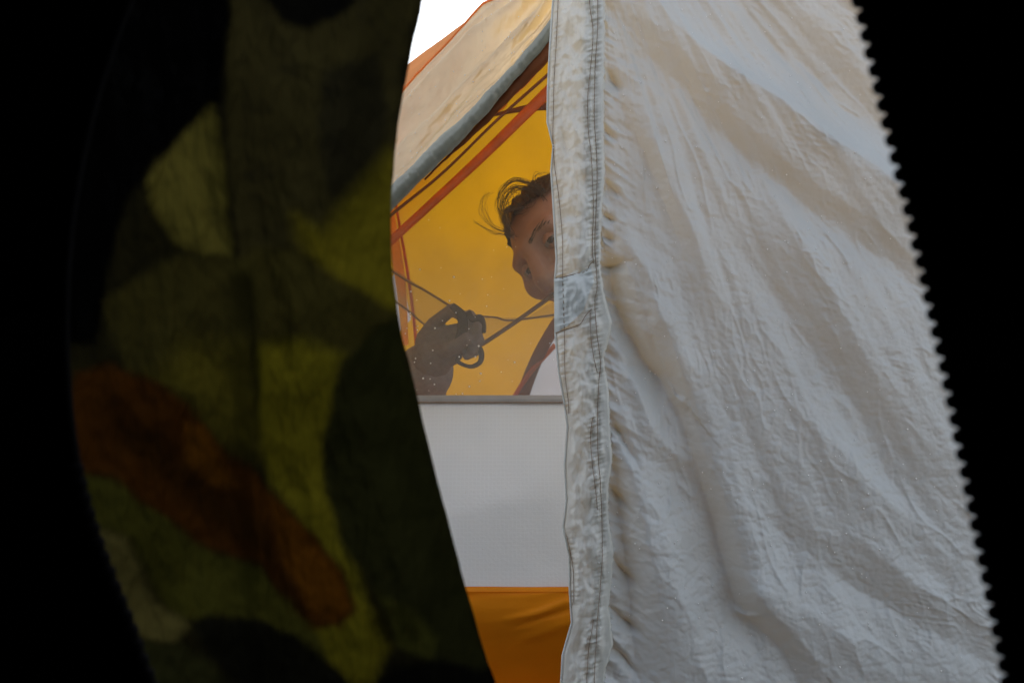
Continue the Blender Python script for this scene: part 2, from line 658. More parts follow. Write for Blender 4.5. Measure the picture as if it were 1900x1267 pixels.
def tub_folds(x, z):
    px = 950 + x / (S * 1.19)
    py = 633.5 - (z - CZ) / (S * 1.19)
    h = 0.002 * fbm(x * 8, z * 14, 3, 31)
    for pts_, a, wd in ([[(930, 1158), (1000, 1140), (1075, 1108)], 0.0035, 7], [[(950, 1175), (1010, 1150), (1080, 1128)], -0.003, 6],
                        [[(880, 1112), (980, 1108), (1080, 1095)], 0.0015, 8], [[(960, 1210), (1040, 1168), (1100, 1150)], 0.003, 12]):
        d, t = poly_dist(px, py, pts_)
        h = h + a * np.exp(-(d / wd) ** 2) * np.sin(np.pi * np.clip(t, 0, 1)) ** 0.5
    return h


front_strip('lower_wall', 0.006, ZO, 360, 110, M['tub'], 0.03, tub_folds, power=2.6, undercut=0.13, label='orange coated lower wall panel')
front_strip('door_panel', ZO, ZT, 200, 70, M['rip'], 0.012, lambda x, z: 0.0025 * fbm(x * 5, z * 7, 3, 41), label='white ripstop door panel')
front_strip('seam', ZO - 0.004, ZO + 0.001, 200, 4, M['tub'], 0, None, off=0.0035)
front_strip('zip_tape', ZT - 0.004, ZT + 0.005, 260, 6, M['tape'], 0.0015, lambda x, z: 0.0004 * fbm(x * 60, z * 60, 2, 4), off=0.004)
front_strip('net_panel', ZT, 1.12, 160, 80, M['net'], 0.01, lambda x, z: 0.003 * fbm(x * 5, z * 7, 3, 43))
tube('zip_cord', [(XC + s_ * arc_half(ZT), front_y(ZT) - 0.006, ZT - 0.0042) for s_ in np.linspace(-1, 1, 40)], 0.0009, M['thread'], tent, 6)


def strip(name, path_px, widths, Y, mat, parent, n=40, thick=0.003, curl=0.3, **kw):
    """flat webbing along photograph points; Y may be per point"""
    pts3 = np.column_stack([np.array(path_px, float), np.broadcast_to(Y, (len(path_px),))])
    q = spline(pts3, n)
    wd = np.interp(np.linspace(0, 1, n), np.linspace(0, 1, len(widths)), widths)
    c = P(q[:, 0], q[:, 1], q[:, 2])
    t = np.gradient(c, axis=0)
    t /= np.linalg.norm(t, axis=1)[:, None]
    side = np.cross(t, np.array([0, 1.0, 0]))
    side /= np.linalg.norm(side, axis=1)[:, None] + 1e-9
    nrm = np.cross(side, t)
    rows = []
    for a in np.linspace(0, 2 * np.pi, 12, endpoint=False):
        ca, sa = np.cos(a), np.sin(a)
        off = side * (ca * wd * S * q[:, 2] * 0.5)[:, None] + nrm * (sa * thick * 0.5 + curl * thick * ca * ca)
        rows.append(c + off)
    rows = np.array(rows)
    o = sheet(name, rows, mat, parent, wrap_u=True, **kw)
    return o


def wall_y(py, back):                              # distance of the net wall at a photograph row
    y = 1.25
    for _ in range(4):
        y = front_y(CZ - (py - 633.5) * S * y)
    return float(y) + back


# pole sleeves and seams of the inner tent behind the net
strip('pole_sleeve', [(640, 528), (725, 447), (800, 378), (900, 285), (1015, 172), (1130, 60), (1190, 10)], [15, 16, 17, 20, 24, 24], [wall_y(a_, 0.02) for a_ in (528, 447, 378, 285, 172, 60, 10)], M['orange_band'], tent, thick=0.006)
strip('seam_binding', [(640, 475), (728, 397), (820, 322), (920, 225), (1015, 140), (1090, 70)], [6, 6, 5, 6, 6], [wall_y(a_, 0.035) for a_ in (475, 397, 322, 225, 140, 70)], M['brown_band'], tent)
def rear_strip(name, path, widths, mat):
    strip(name, path, widths, [canopy_depth(*p_) for p_ in path], mat, tent)


rear_strip('corner_binding', [(728, 330), (738, 400), (752, 480), (764, 560), (772, 640), (776, 730)], [5, 5, 6, 6, 5], M['orange_band'])
rear_strip('corner_band', [(705, 330), (722, 400), (735, 470), (745, 540), (752, 640)], [20, 20, 22, 18, 12], M['soft_orange'])
strip('clip_strap', [(905, 216), (950, 206), (985, 200), (1040, 196), (1100, 196)], [5, 9, 13, 16, 16], 1.53, M['brown_band'], tent)
rear_strip('rear_seam_binding', [(1180, 440), (1100, 510), (1040, 590), (1005, 648), (982, 700), (962, 760), (940, 840)], [20, 20, 22, 23, 24, 24], M['brown_band'])
rear_strip('rear_seam_line', [(1030, 640), (985, 690), (955, 735), (930, 780)], [9, 9, 8, 8], M['orange_band'])

# ================================================================== THE FLYSHEET
fly = empty('flysheet', (0.3, 0.85, 0), label='wet cream flysheet with orange side, its door flap hanging open over the yellow tent', cat='flysheet')

HEM = [(1050, -340), (1030, -150), (1024, 0), (1018, 90), (1014, 170), (1013, 230), (1024, 275), (1020, 320), (1024, 380), (1030, 480), (1027, 520),
       (1028, 620), (1034, 690), (1045, 750), (1050, 790), (1045, 860), (1048, 925), (1042, 975), (1054, 1030), (1054, 1090), (1058, 1150),
       (1041, 1210), (1038, 1267), (1044, 1400), (1050, 1800)]
PLK = [(1130, -340), (1124, -150), (1122, 0), (1121, 60), (1120, 160), (1119, 250), (1121, 330), (1115, 400), (1113, 500), (1122, 555), (1135, 600), (1127, 635), (1119, 665),
       (1128, 720), (1131, 800), (1135, 850), (1127, 905), (1128, 960), (1137, 1020), (1134, 1070), (1128, 1120), (1134, 1165), (1136, 1190), (1122, 1240), (1120, 1267),
       (1128, 1400), (1130, 1800)]


def fly_base_y(px, py):
    k = (py + 340) / 2100.0
    return 0.91 - 0.05 * k + 0.08 * smooth(px, 1100, 2300)


FOLDS = [  # points, amplitude mm, width above/right, width below/left, taper
    ([(1140, -80), (1290, 85), (1450, 205), (1650, 340), (1850, 460)], 17, 26, 70),
    ([(1330, -60), (1450, 85), (1620, 225), (1800, 350)], -13, 60, 45),
    ([(1105, -20), (1250, 150), (1350, 255), (1500, 385), (1720, 540)], -11, 45, 34),
    ([(1200, 20), (1330, 190), (1480, 320), (1700, 470)], 6, 30, 30),
    ([(1125, 120), (1220, 290), (1285, 440), (1330, 560)], 8, 26, 34),
    ([(1122, 110), (1165, 230), (1235, 380), (1270, 480)], -7, 18, 26),
    ([(1380, 300), (1530, 520), (1680, 760), (1800, 960)], 8, 60, 70),
    ([(1330, 350), (1420, 520), (1560, 720), (1720, 900)], -7, 50, 40),
    ([(1150, 430), (1210, 520), (1225, 590), (1190, 640)], 9, 26, 40),
    ([(1122, 470), (1150, 570), (1200, 670), (1265, 745)], -27, 17, 48),
    ([(1225, 560), (1262, 700), (1275, 790)], 9, 40, 16),
    ([(1140, 700), (1215, 860), (1290, 900)], 0, 20, 20),
    ([(1240, 700), (1290, 850), (1330, 1000), (1370, 1120), (1440, 1200), (1520, 1340)], -24, 22, 70),
    ([(1290, 790), (1330, 900), (1375, 1060), (1440, 1140), (1530, 1250)], 12, 60, 24),
    ([(1128, 760), (1180, 900), (1215, 1040), (1260, 1300)], 11, 40, 30),
    ([(1128, 830), (1150, 960), (1170, 1100), (1180, 1267)], -8, 20, 22),
    ([(1210, 880), (1245, 1050), (1320, 1290)], 9, 50, 40),
    ([(1440, 560), (1580, 800), (1720, 960), (1880, 1120)], -5, 50, 35),
    ([(1480, 760), (1620, 900), (1790, 1060)], 6, 30, 40),
    ([(1330, 1085), (1440, 1090), (1560, 1180), (1700, 1267)], 5, 30, 40),
    ([(1420, 960), (1540, 1060), (1700, 1160), (1850, 1230)], -6, 40, 26),
    ([(1540, 960), (1690, 1080), (1860, 1180)], 5, 26, 34),
    ([(1130, 590), (1160, 690), (1215, 800), (1290, 860)], 8, 26, 24),
    ([(1550, -40), (1700, 60), (1800, 140)], 9, 40, 30),
    # short sharp puckers against the stitched strip
    ([(1114, 402), (1128, 408), (1142, 413)], -8, 5, 7),
    ([(1114, 440), (1128, 443), (1140, 447)], -7, 5, 6),
    ([(1112, 488), (1132, 489), (1156, 483)], -12, 6, 12),
    ([(1114, 340), (1130, 348), (1150, 366)], -7, 5, 8),
    ([(1118, 235), (1130, 246), (1148, 268)], -6, 5, 8),
    ([(1118, 130), (1132, 146), (1150, 170)], -6, 5, 8),
    ([(1124, 770), (1150, 800), (1180, 850)], -9, 7, 12),
    ([(1126, 905), (1150, 925), (1178, 955)], -9, 6, 12),
    ([(1130, 1030), (1155, 1062), (1185, 1085)], -10, 6, 13),
    ([(1126, 1125), (1155, 1150), (1190, 1172)], -10, 6, 13),
    ([(1124, 1195), (1150, 1215), (1180, 1250)], -9, 6, 12),
    ([(1236, 700), (1252, 735), (1270, 752)], 9, 8, 6),
    ([(1370, 1128), (1392, 1140), (1410, 1136)], 8, 7, 8),
]


def fly_h(px, py):
    h = np.zeros(np.shape(px))
    jx = 8 * vnoise(px / 130, py / 130, 91)
    jy = 8 * vnoise(px / 130, py / 130, 92)
    for pts_, a, wa, wb_ in FOLDS:
        if a == 0:
            continue
        d, t = poly_dist(px + jx, py + jy, pts_)
        wd = np.where(d > 0, wb_, wa)
        h = h + a * (0.00088 if a > -20 else 0.0007) * np.exp(-np.abs(d / wd) ** 1.5) * np.sin(np.pi * (0.06 + 0.88 * t)) ** 0.7
    # radial drape lines from the top of the door
    ang = np.arctan2(px - 1030, py + 420)
    rr = np.hypot(px - 1030, py + 420)
    h = h + 0.0021 * vnoise(ang * 26, rr / 520, 61) + 0.0006 * vnoise(ang * 60, rr / 200, 62)
    # crumples, drawn out along the fall of the cloth
    a = (px + py) / 1.414
    b = (px - py) / 1.414
    h = h + 0.0009 * ridged(a / 120, b / 55, 3, 63)
    amt = 0.55 + 0.55 * smooth(py, 300, 1000)
    cx, cy = px / 46 + 0.7 * vnoise(px / 90, py / 90, 65), py / 34 + 0.7 * vnoise(px / 90, py / 90, 66)
    h = h + amt * 0.0010 * np.minimum(crease(cx, cy, 64), 0.5)
    h = h + amt * 0.0006 * np.minimum(crease(px / 19 + 0.8 * vnoise(px / 40, py / 40, 67), py / 14 + 0.8 * vnoise(px / 40, py / 40, 68), 69), 0.5)
    # crisp nylon creases, running with the pull of the cloth, and short cross-crinkles
    wob = 0.35 * vnoise(px / 150, py / 150, 72)
    pull = smooth(vnoise(px / 170, py / 130, 75), -0.25, 0.55)
    pull2 = smooth(vnoise(px / 120, py / 120, 77), -0.1, 0.6)
    h = h + 0.0013 * pull * np.clip(1 - np.abs(vnoise(rr / 170, ang * 26 + wob, 73)) * 1.8, 0, 1) ** 5
    h = h + 0.0007 * pull2 * np.clip(1 - np.abs(vnoise(rr / 60, ang * 55 + wob, 74)) * 1.6, 0, 1) ** 4
    crk = smooth(px - 0.5 * py, 800, 1400) + 0.5 * smooth(py, 800, 1150)
    h = h + 0.0007 * crk * pull2 * np.clip(1 - np.abs(vnoise(px / 52 + wob, (py - 0.3 * px) / 17, 76)) * 1.6, 0, 1) ** 4
    h = h + 0.00022 * fbm(px / 9, py / 8, 2, 78)
    # gathers where the cloth meets the stitched strip
    dx = px - interp(PLK, py)
    e = np.exp(-np.clip(dx, 0, None) / 38)
    h = h + 0.0068 * e * ridged((py - 0.55 * dx) / 42, dx / 130, 2, 71)
    return h


def fly_pts(px, py, lift=0.0):
    b = P(px, py, fly_base_y(px, py))
    b[..., 1] -= fly_h(px, py) + lift
    return b


nu, nv = 440, 620
uu = np.linspace(0, 1, nu)[:, None]
# rows crowd where the photograph looks
vv = np.concatenate([np.linspace(-340, -20, 40, endpoint=False), np.linspace(-20, 1290, 540, endpoint=False), np.linspace(1290, 1790, 40)])[None, :]
uc = np.concatenate([np.linspace(0, 0.66, 400, endpoint=False), np.linspace(0.66, 1, 40)])[:, None]
PY = vv + 0 * uc
PX0 = interp(PLK, PY) - 34
PX = PX0 + uc * (2330 - PX0)
pp = fly_pts(PX, PY)
sheet('door_flap', pp, M['fly'], fly, label='cream flap hanging in radiating folds')

# roof of the fly behind the flap, over the dome
top = pp[::8, 0]
k = np.linspace(0, 1, 40)[None, :, None]
end = np.stack([top[:, 0] * 1.0, np.full(len(top), 1.10), np.maximum(1.08 - 0.22 * np.abs(top[:, 0] - 0.1) ** 1.5, 0.2)], -1)
roof = top[:, None] * (1 - k) + end[:, None] * k
roof[..., 2] += 0.02 * np.sin(np.pi * k[..., 0])
roof[..., 2] += 0.006 * fbm(roof[..., 0] * 8, roof[..., 1] * 6, 3, 77)
sheet('roof_panel', roof, M['fly'], fly)


# stitched strip along the opening
def strip_h(px, py):
    hem, plk = interp(HEM, py), interp(PLK, py)
    u = (px - hem) / (plk - hem)
    h = 0.0032 * fbm(px / 34, py / 62, 3, 81) + 0.0030 * ridged((px + 0.5 * py) / 44, (py - 0.3 * px) / 70, 2, 82)
    h = h + 0.0016 * np.minimum(crease(px / 26 + 0.6 * vnoise(px / 40, py / 40, 83), py / 30, 84), 0.5)
    h = h * smooth(u, 0.02, 0.3) * (1 - 0.75 * smooth(u, 0.72, 0.86)) 
    for line in STITCH:
        d, t = poly_dist(px, py, line)
        h = h - 0.0009 * np.exp(-(d / 4.0) ** 2)
        h = h + 0.0011 * np.exp(-(d / 10.0) ** 2) * vnoise(py / 5.5 + 0.25 * px / 5, px / 30, 85)
    h = h + 0.003 * np.sin(np.pi * np.clip(u, 0, 1)) 
    # lift and roll of the two free edges
    h = h - 0.0015 * (1 - smooth(u, 0, 0.10)) + 0.002 * vnoise(py / 60, 0 * py, 86) * (1 - smooth(u, 0, 0.3))
    h = h - 0.002 * smooth(u, 0.95, 1.0)
    return h


STITCH = [
    [(1040, -120), (1035, 0), (1031, 90), (1027, 160), (1026, 215), (1025, 260), (1028, 310), (1036, 370), (1042, 440), (1043, 520), (1046, 620), (1047, 690), (1053, 740), (1054, 765)],
    [(1051, 990), (1057, 1020), (1062, 1050), (1063, 1090), (1062, 1115)],
    [(1090, -120), (1091, 0), (1098, 60), (1096, 110), (1091, 160), (1088, 200), (1090, 250), (1095, 300), (1098, 350), (1099, 400), (1097, 460), (1099, 490)],
    [(1106, -120), (1107, 0), (1107, 60), (1103, 120), (1101, 180), (1101, 230), (1105, 290), (1106, 340), (1104, 400), (1102, 460), (1106, 530), (1102, 560), (1104, 610), (1112, 670), (1109, 710), (1107, 760),
     (1107, 830), (1112, 900), (1115, 960), (1115, 1010), (1112, 1080), (1107, 1130), (1103, 1190), (1100, 1267), (1100, 1320)],
    [(1093, 580), (1093, 610), (1099, 660), (1106, 690)],
    [(1098, 770), (1094, 800), (1096, 850), (1102, 900), (1106, 940)],
    [(1100, 1140), (1092, 1180), (1088, 1230), (1086, 1267), (1086, 1320)],
    [(1029, 517), (1045, 515), (1070, 509), (1086, 505), (1092, 494), (1098, 488)],
    [(1030, 618), (1050, 611), (1073, 603), (1084, 587), (1096, 574)],
]


def strip_pts(px, py, lift=0.0):
    b = P(px, py, fly_base_y(px, py))
    # follow the flap's broad shape under it, proud of it by a few millimetres
    b[..., 1] -= 0.0085 + strip_h(px, py) + lift
    return b


u = np.linspace(0, 1, 84)[:, None]
v = np.concatenate([np.linspace(-340, -20, 30, endpoint=False), np.linspace(-20, 1290, 760, endpoint=False), np.linspace(1290, 1790, 30)])[None, :]
SPY = v + 0 * u
edge_j = 2.2 * vnoise(SPY / 13, 0 * SPY, 87) + 1.5 * vnoise(SPY / 6, 0 * SPY, 88)
SPX = interp(HEM, SPY) * (1 - u) + (interp(PLK, SPY) + edge_j) * u
sheet('storm_strip', strip_pts(SPX, SPY), M['fly_strip'], fly, label='puckered stitched strip along the opening')
# the folded hem, a narrow tube along the free edge
hp = np.array([strip_pts(np.array(float(interp(HEM, y_))) + 2, np.array(float(y_)), 0.0008) for y_ in np.linspace(-20, 1290, 300)])
tube('hem', hp, 0.0008 + 0.0003 * vnoise(np.arange(300) / 5, np.zeros(300), 4), M['fly_strip'], fly, 6)
# pale reinforcing patch
u2 = np.linspace(0, 1, 40)[:, None]
v2 = np.linspace(0, 1, 50)[None, :]
ty = 517 - 20 * u2 ** 2
by_ = 617 - 40 * u2 ** 1.4
PPY = ty * (1 - v2) + by_ * v2
PPX = interp(HEM, PPY) + 1.5 + u2 * (98 - 30 * np.abs(v2 - 0.3) - 26)
sheet('reinforcing_patch', strip_pts(PPX, PPY, 0.0016), M['fly_patch'], fly)
for ln in STITCH:
    n = max(12, int(np.hypot(*np.diff(np.array(ln), axis=0).T).sum() / 2.5))
    q = spline(ln, n)
    hh = 0.0009 + 0.0007 * np.sin(np.arange(n) * 2 * np.pi / 3.0)
    pth = np.array([strip_pts(np.array(a), np.array(b), c + 0.0006) for (a, b), c in zip(q, hh)])
    tube('stitching', pth, 0.00034, M['thread'], fly, 4)

# ---- left wing of the fly
WHEM = [(1075, -70), (1020, 50), (960, 120), (900, 188), (830, 258), (775, 315), (725, 365), (600, 500), (420, 700), (260, 900)]
WTOP = [(1060, -160), (990, -66), (945, -22), (915, 2), (886, 25), (815, 98), (741, 177), (600, 330), (420, 540), (260, 760)]
WOUT = [(1060, -162), (990, -72), (948, -30), (930, -2), (890, 22), (820, 72), (747, 126), (600, 250), (420, 470), (260, 720)]
n = 220
hm, tp, ou = spline(WHEM, n), spline(WTOP, n), spline(WOUT, n)
sN = np.linspace(0, 1, n)
yh = 1.0 + 0.12 * sN
yt = 1.12 + 0.22 * sN
tq = np.linspace(0, 1, 90)
W = np.zeros((n, 90, 3))
for j, t in enumerate(tq):
    px, py = hm[:, 0] * (1 - t) + tp[:, 0] * t, hm[:, 1] * (1 - t) + tp[:, 1] * t
    yy = yh * (1 - t) + yt * t - 0.03 * np.sin(np.pi * t)
    b = P(px, py, yy)
    hgt = 0.010 * np.exp(-((t - 0.70 + 0.05 * np.sin(sN * 9)) / 0.07) ** 2) - 0.007 * np.exp(-((t - 0.52) / 0.10) ** 2) \
        + 0.006 * np.exp(-((t - 0.30 - 0.08 * sN) / 0.06) ** 2) + 0.004 * np.exp(-((t - 0.9) / 0.03) ** 2) - 0.004 * np.exp(-((t - 0.84) / 0.03) ** 2)
    hgt = hgt + 0.0025 * vnoise(sN * 6, np.full(n, t * 12), 101) + 0.0012 * ridged(sN * 16, np.full(n, t * 20), 2, 102)
    b[:, 1] -= hgt * 1.5
    b[:, 2] += hgt * 1.1
    W[:, j] = b
sheet('wing_panel', W, M['fly_wing'], fly, label='cream wing of the flysheet drawn down to the left')
# orange side panel past the seam: up to the crest, then down over the far side
O = np.zeros((n, 50, 3))
for j, t in enumerate(np.linspace(0, 1, 50)):
    if t < 0.4:
        q = t / 0.4
        px, py = tp[:, 0] * (1 - q) + ou[:, 0] * q, tp[:, 1] * (1 - q) + ou[:, 1] * q
        yy = yt + 0.004 + 0.16 * q
        b = P(px, py, yy)
        b[:, 2] += 0.002 * vnoise(sN * 30, np.full(n, q * 5), 5) * np.sin(np.pi * q)
        crest = b
    else:
        q = (t - 0.4) / 0.6
        b = crest.copy()
        b[:, 1] += 0.26 * q
        b[:, 2] -= 0.09 * q ** 1.4 * np.clip(crest[:, 2] / 0.8, 0.1, 1)
    O[:, j] = b
O[..., 2] = np.maximum(O[..., 2], 0.01)
sheet('orange_panel', O, M['fly_orange'], fly, label='orange side panel beyond the cream wing')
sm = np.array([W[i, -1] + np.array([0, -0.001, 0.001]) for i in range(n)])
tube('wing_seam', sm, 0.0014, M['fly_orange'], fly, 6)
# rolled edge of the opening
rp = []
rr = []
for i in range(n):
    c = W[i, 0]
    rp.append(c + np.array([0.001, -0.004, -0.004]))
    rr.append(0.0055 + 0.0040 * smooth(sN[i], 0.12, 0.55) + 0.0012 * float(vnoise(sN[i] * 14, 0.5, 55)))
v_, f_ = tube_geo(rp, rr, 14)
v_ = np.array(v_)
al = (v_[:, 0] - v_[:, 2]) * 0.707
ac = (v_[:, 0] + v_[:, 2]) * 0.707
v_[:, 1] -= 0.0022 * vnoise(al * 9, ac * 200 + v_[:, 1] * 80, 56)
mesh('rolled_edge', v_, f_, M['roll'], fly, label='grey rolled edge of the doorway')
rp2 = [p + np.array([0.003, 0.010, -0.010]) for p in rp]
tube('inner_binding', rp2[:120], (np.array(rr) * 1.15 * (1 - smooth(sN, 0.10, 0.5)) + 0.001)[:120], M['brown_band'], fly, 8)

# water beads
def beads(name, pts_, rads, parent):
    base_v, base_f = sphere_geo((0, 0, 0), 1.0, 6, 4)
    base_v = np.array(base_v)
    V = np.concatenate([p + base_v * r for p, r in zip(pts_, rads)])
    F = [[i + k * len(base_v) for i in q] for k in range(len(pts_)) for q in base_f]
    return mesh(name, V, F, M['drop'], parent, kind='stuff')


bp_, br = [], []
for _ in range(420):
    px, py = RNG.uniform(1135, 1880), RNG.uniform(-10, 1260)
    if px > 1580 + py * 0.22:
        continue
    bp_.append(fly_pts(np.array(px), np.array(py), 0.0002))
    br.append(RNG.uniform(0.0003, 0.0009))
for _ in range(140):
    i, j = RNG.integers(30, 150), RNG.integers(5, 88)
    bp_.append(W[i, j] + np.array([0, -0.0005, 0.0004]))
    br.append(RNG.uniform(0.0003, 0.0008))
for _ in range(60):
    y_ = RNG.uniform(0, 1260)
    x_ = float(interp(HEM, y_)) + RNG.uniform(8, 90)
    bp_.append(strip_pts(np.array(x_), np.array(y_), 0.0004))
    br.append(RNG.uniform(0.0003, 0.0007))
beads('water_droplets', bp_, br, fly)

nd = [(762, 541), (834, 558), (846, 580), (903, 568), (821, 595), (807, 609), (775, 605), (761, 581), (761, 587), (755, 609), (774, 612), (752, 619), (870, 610), (888, 642), (803, 650), (771, 665),
      (769, 672), (799, 674), (785, 702), (798, 703), (806, 713), (892, 693), (890, 707), (871, 717), (858, 730), (882, 662), (852, 662), (779, 500), (905, 547), (930, 690), (955, 672), (842, 514)]
ws, wr = [], []
for (a, b) in nd + [(RNG.uniform(750, 1030), RNG.uniform(400, 735)) for _ in range(26)]:
    yy = wall_y(b, -0.012)
    ws.append(P(a, b, yy))
    wr.append(RNG.uniform(0.0008, 0.0016) if (a, b) in nd else RNG.uniform(0.0003, 0.0007))
for _ in range(30):
    a, b = RNG.uniform(780, 1040), RNG.uniform(760, 1080)
    ws.append(P(a, b, wall_y(b, -0.016)))
    wr.append(RNG.uniform(0.0003, 0.0006))
beads('net_droplets', ws, wr, tent)

# ================================================================== THE PERSON
person = empty('person', (0.58, 1.8, 0), label='person leaning in behind the net, half the face hidden by the flap, dark sleeve raised', cat='person')
HC = np.array([0.0800, 1.4712, 0.6490])
HR = np.array(Euler((0, math.radians(-48), 0)).to_matrix() @ Euler((math.radians(-8), 0, 0)).to_matrix() @ Euler((0, 0, math.radians(-38))).to_matrix())


def sd_ell(p, c, r):
    q = (p - np.array(c)) / np.array(r)
    k = np.linalg.norm(q, axis=-1)
    k2 = np.linalg.norm(q / np.array(r), axis=-1) + 1e-9
    return k * (k - 1.0) / k2


def sd_cap(p, a, b, r0, r1):
    a, b = np.array(a), np.array(b)
    t = np.clip(((p - a) @ (b - a)) / ((b - a) @ (b - a)), 0, 1)
    return np.linalg.norm(p - a - t[..., None] * (b - a), axis=-1) - (r0 + (r1 - r0) * t)


def smin(a, b, k):
    h_ = np.clip(0.5 + 0.5 * (b - a) / k, 0, 1)
    return b * (1 - h_) + a * h_ - k * h_ * (1 - h_)


def head_sdf(p):
    q = p.copy()
    q[..., 0] = np.abs(q[..., 0])
    d = sd_ell(q, (0, 0.022, 0.020), (0.073, 0.090, 0.076))
    d = smin(d, sd_ell(q, (0, -0.040, -0.028), (0.060, 0.050, 0.082)), 0.03)
    d = smin(d, sd_ell(q, (0, -0.062, -0.092), (0.030, 0.026, 0.026)), 0.03)
    d = smin(d, sd_ell(q, (0.045, -0.060, -0.017), (0.025, 0.024, 0.022)), 0.022)
    d = smin(d, sd_cap(q, (0.0, -0.083, 0.026), (0.044, -0.070, 0.024), 0.0075, 0.005), 0.022)
    d = -smin(-d, sd_ell(q, (0.031, -0.100, 0.003), (0.0180, 0.0245, 0.0150)), 0.012)
    d = smin(d, sd_cap(q, (0, -0.086, 0.016), (0, -0.1115, -0.030), 0.0095, 0.0170), 0.010)
    d = smin(d, sd_ell(q, (0.0165, -0.099, -0.036), (0.0105, 0.014, 0.011)), 0.008)
    d = -smin(-d, sd_ell(q, (0.0085, -0.109, -0.0475), (0.0055, 0.008, 0.005)), 0.003)
    d = smin(d, sd_ell(q, (0, -0.088, -0.060), (0.024, 0.010, 0.0065)), 0.008)
    d = smin(d, sd_ell(q, (0, -0.086, -0.070), (0.020, 0.010, 0.0065)), 0.008)
    d = smin(d, sd_ell(q, (0.077, 0.012, -0.008), (0.009, 0.020, 0.032)), 0.008)
    return d


def shell(n_u, n_v, c0, keep=None, grow=0.0):
    th = np.linspace(0, 2 * np.pi, n_u, endpoint=False)[:, None]
    ph_ = np.linspace(0.001, np.pi - 0.001, n_v)[None, :]
    D = np.stack(np.broadcast_arrays(np.sin(ph_) * np.cos(th), np.sin(ph_) * np.sin(th), np.cos(ph_)), -1)
    hit = np.zeros(D.shape[:2])
    rs = np.linspace(0.17, 0.02, 140)
    done = np.zeros(D.shape[:2], bool)
    prev = None
    for r in rs:
        sdv = head_sdf(c0 + D * r) - grow
        new = (sdv < 0) & ~done
        if prev is not None:
            frac = prev / (prev - sdv + 1e-12)
            hit = np.where(new, r + (rs[0] - rs[1]) * (1 - frac), hit)
        done |= new
        prev = sdv
    hit = np.where(done, hit, 0.02)
    return c0 + D * hit[..., None]


hv = shell(150, 120, np.array([0, -0.02, -0.012]))
hw = hv @ HR.T + HC
hf = grid_faces(150, 120, True)
body_parts = [(hw.reshape(-1, 3), hf.tolist() + [list(range(0, 150 * 120, 120)), list(range(119, 150 * 120, 120))[::-1]])]


def hl(*p):
    return HR @ np.array(p) + HC


def cap(a, b, r0, r1, n_=8, sides=14, flat=1.0):
    a, b = np.array(a, float), np.array(b, float)
    d = (b - a) / np.linalg.norm(b - a)
    path, rad = [], []
    for t in np.linspace(-1, 0, 5)[:-1]:
        path.append(a + d * r0 * t)
        rad.append(max(r0 * math.sqrt(max(1 - t * t, 0)), 1e-4))
    for t in np.linspace(0, 1, n_):
        path.append(a + (b - a) * t)
        rad.append(r0 + (r1 - r0) * t)
    for t in np.linspace(0, 1, 5)[1:]:
        path.append(b + d * r1 * t)
        rad.append(max(r1 * math.sqrt(max(1 - t * t, 0)), 1e-4))
    return tube_geo(path, rad, sides, flat)


neck_b = np.array([0.20, 1.53, 0.49])
chest = np.array([0.27, 1.60, 0.38])
belly = np.array([0.43, 1.71, 0.25])
pelvis = np.array([0.58, 1.80, 0.15])
shR, shL = np.array([0.115, 1.50, 0.33]), np.array([0.37, 1.70, 0.46])
elR, elL = np.array([-0.185, 1.55, 0.355]), np.array([0.53, 1.52, 0.28])
wrR = P(802, 664, 1.385)
wrL, haL = np.array([0.46, 1.38, 0.06]), np.array([0.43, 1.30, 0.03])
hipR, hipL = pelvis + [-0.05, -0.07, -0.02], pelvis + [0.05, 0.08, -0.01]
knR, knL = np.array([0.26, 1.93, 0.30]), np.array([0.62, 2.18, 0.30])
anR, anL = np.array([-0.02, 2.12, 0.07]), np.array([0.30, 2.27, 0.07])
toR, toL = np.array([-0.18, 2.10, 0.045]), np.array([0.14, 2.27, 0.045])

body_parts += [cap(hl(0, 0.02, -0.06), neck_b, 0.052, 0.058), cap(neck_b, chest, 0.07, 0.13), cap(chest, belly, 0.135, 0.115), cap(belly, pelvis, 0.12, 0.135),
               cap(shR, shL, 0.06, 0.06), cap(shR, elR, 0.052, 0.040), cap(elR, wrR, 0.042, 0.028), cap(shL, elL, 0.052, 0.042), cap(elL, wrL, 0.042, 0.028),
               cap(hipR, knR, 0.085, 0.057), cap(knR, anR, 0.057, 0.036), cap(anR, toR, 0.036, 0.028), cap(hipL, knL, 0.085, 0.057), cap(knL, anL, 0.057, 0.036), cap(anL, toL, 0.036, 0.028)]


def hand(parts, chains, palm):
    for a, b, r0, r1 in palm:
        parts.append(cap(a, b, r0, r1, 5, 12))
    for ch, r in chains:
        for i in range(len(ch) - 1):
            parts.append(cap(ch[i], ch[i + 1], r * (1 - 0.07 * i), r * (1 - 0.07 * (i + 1)), 4, 10))


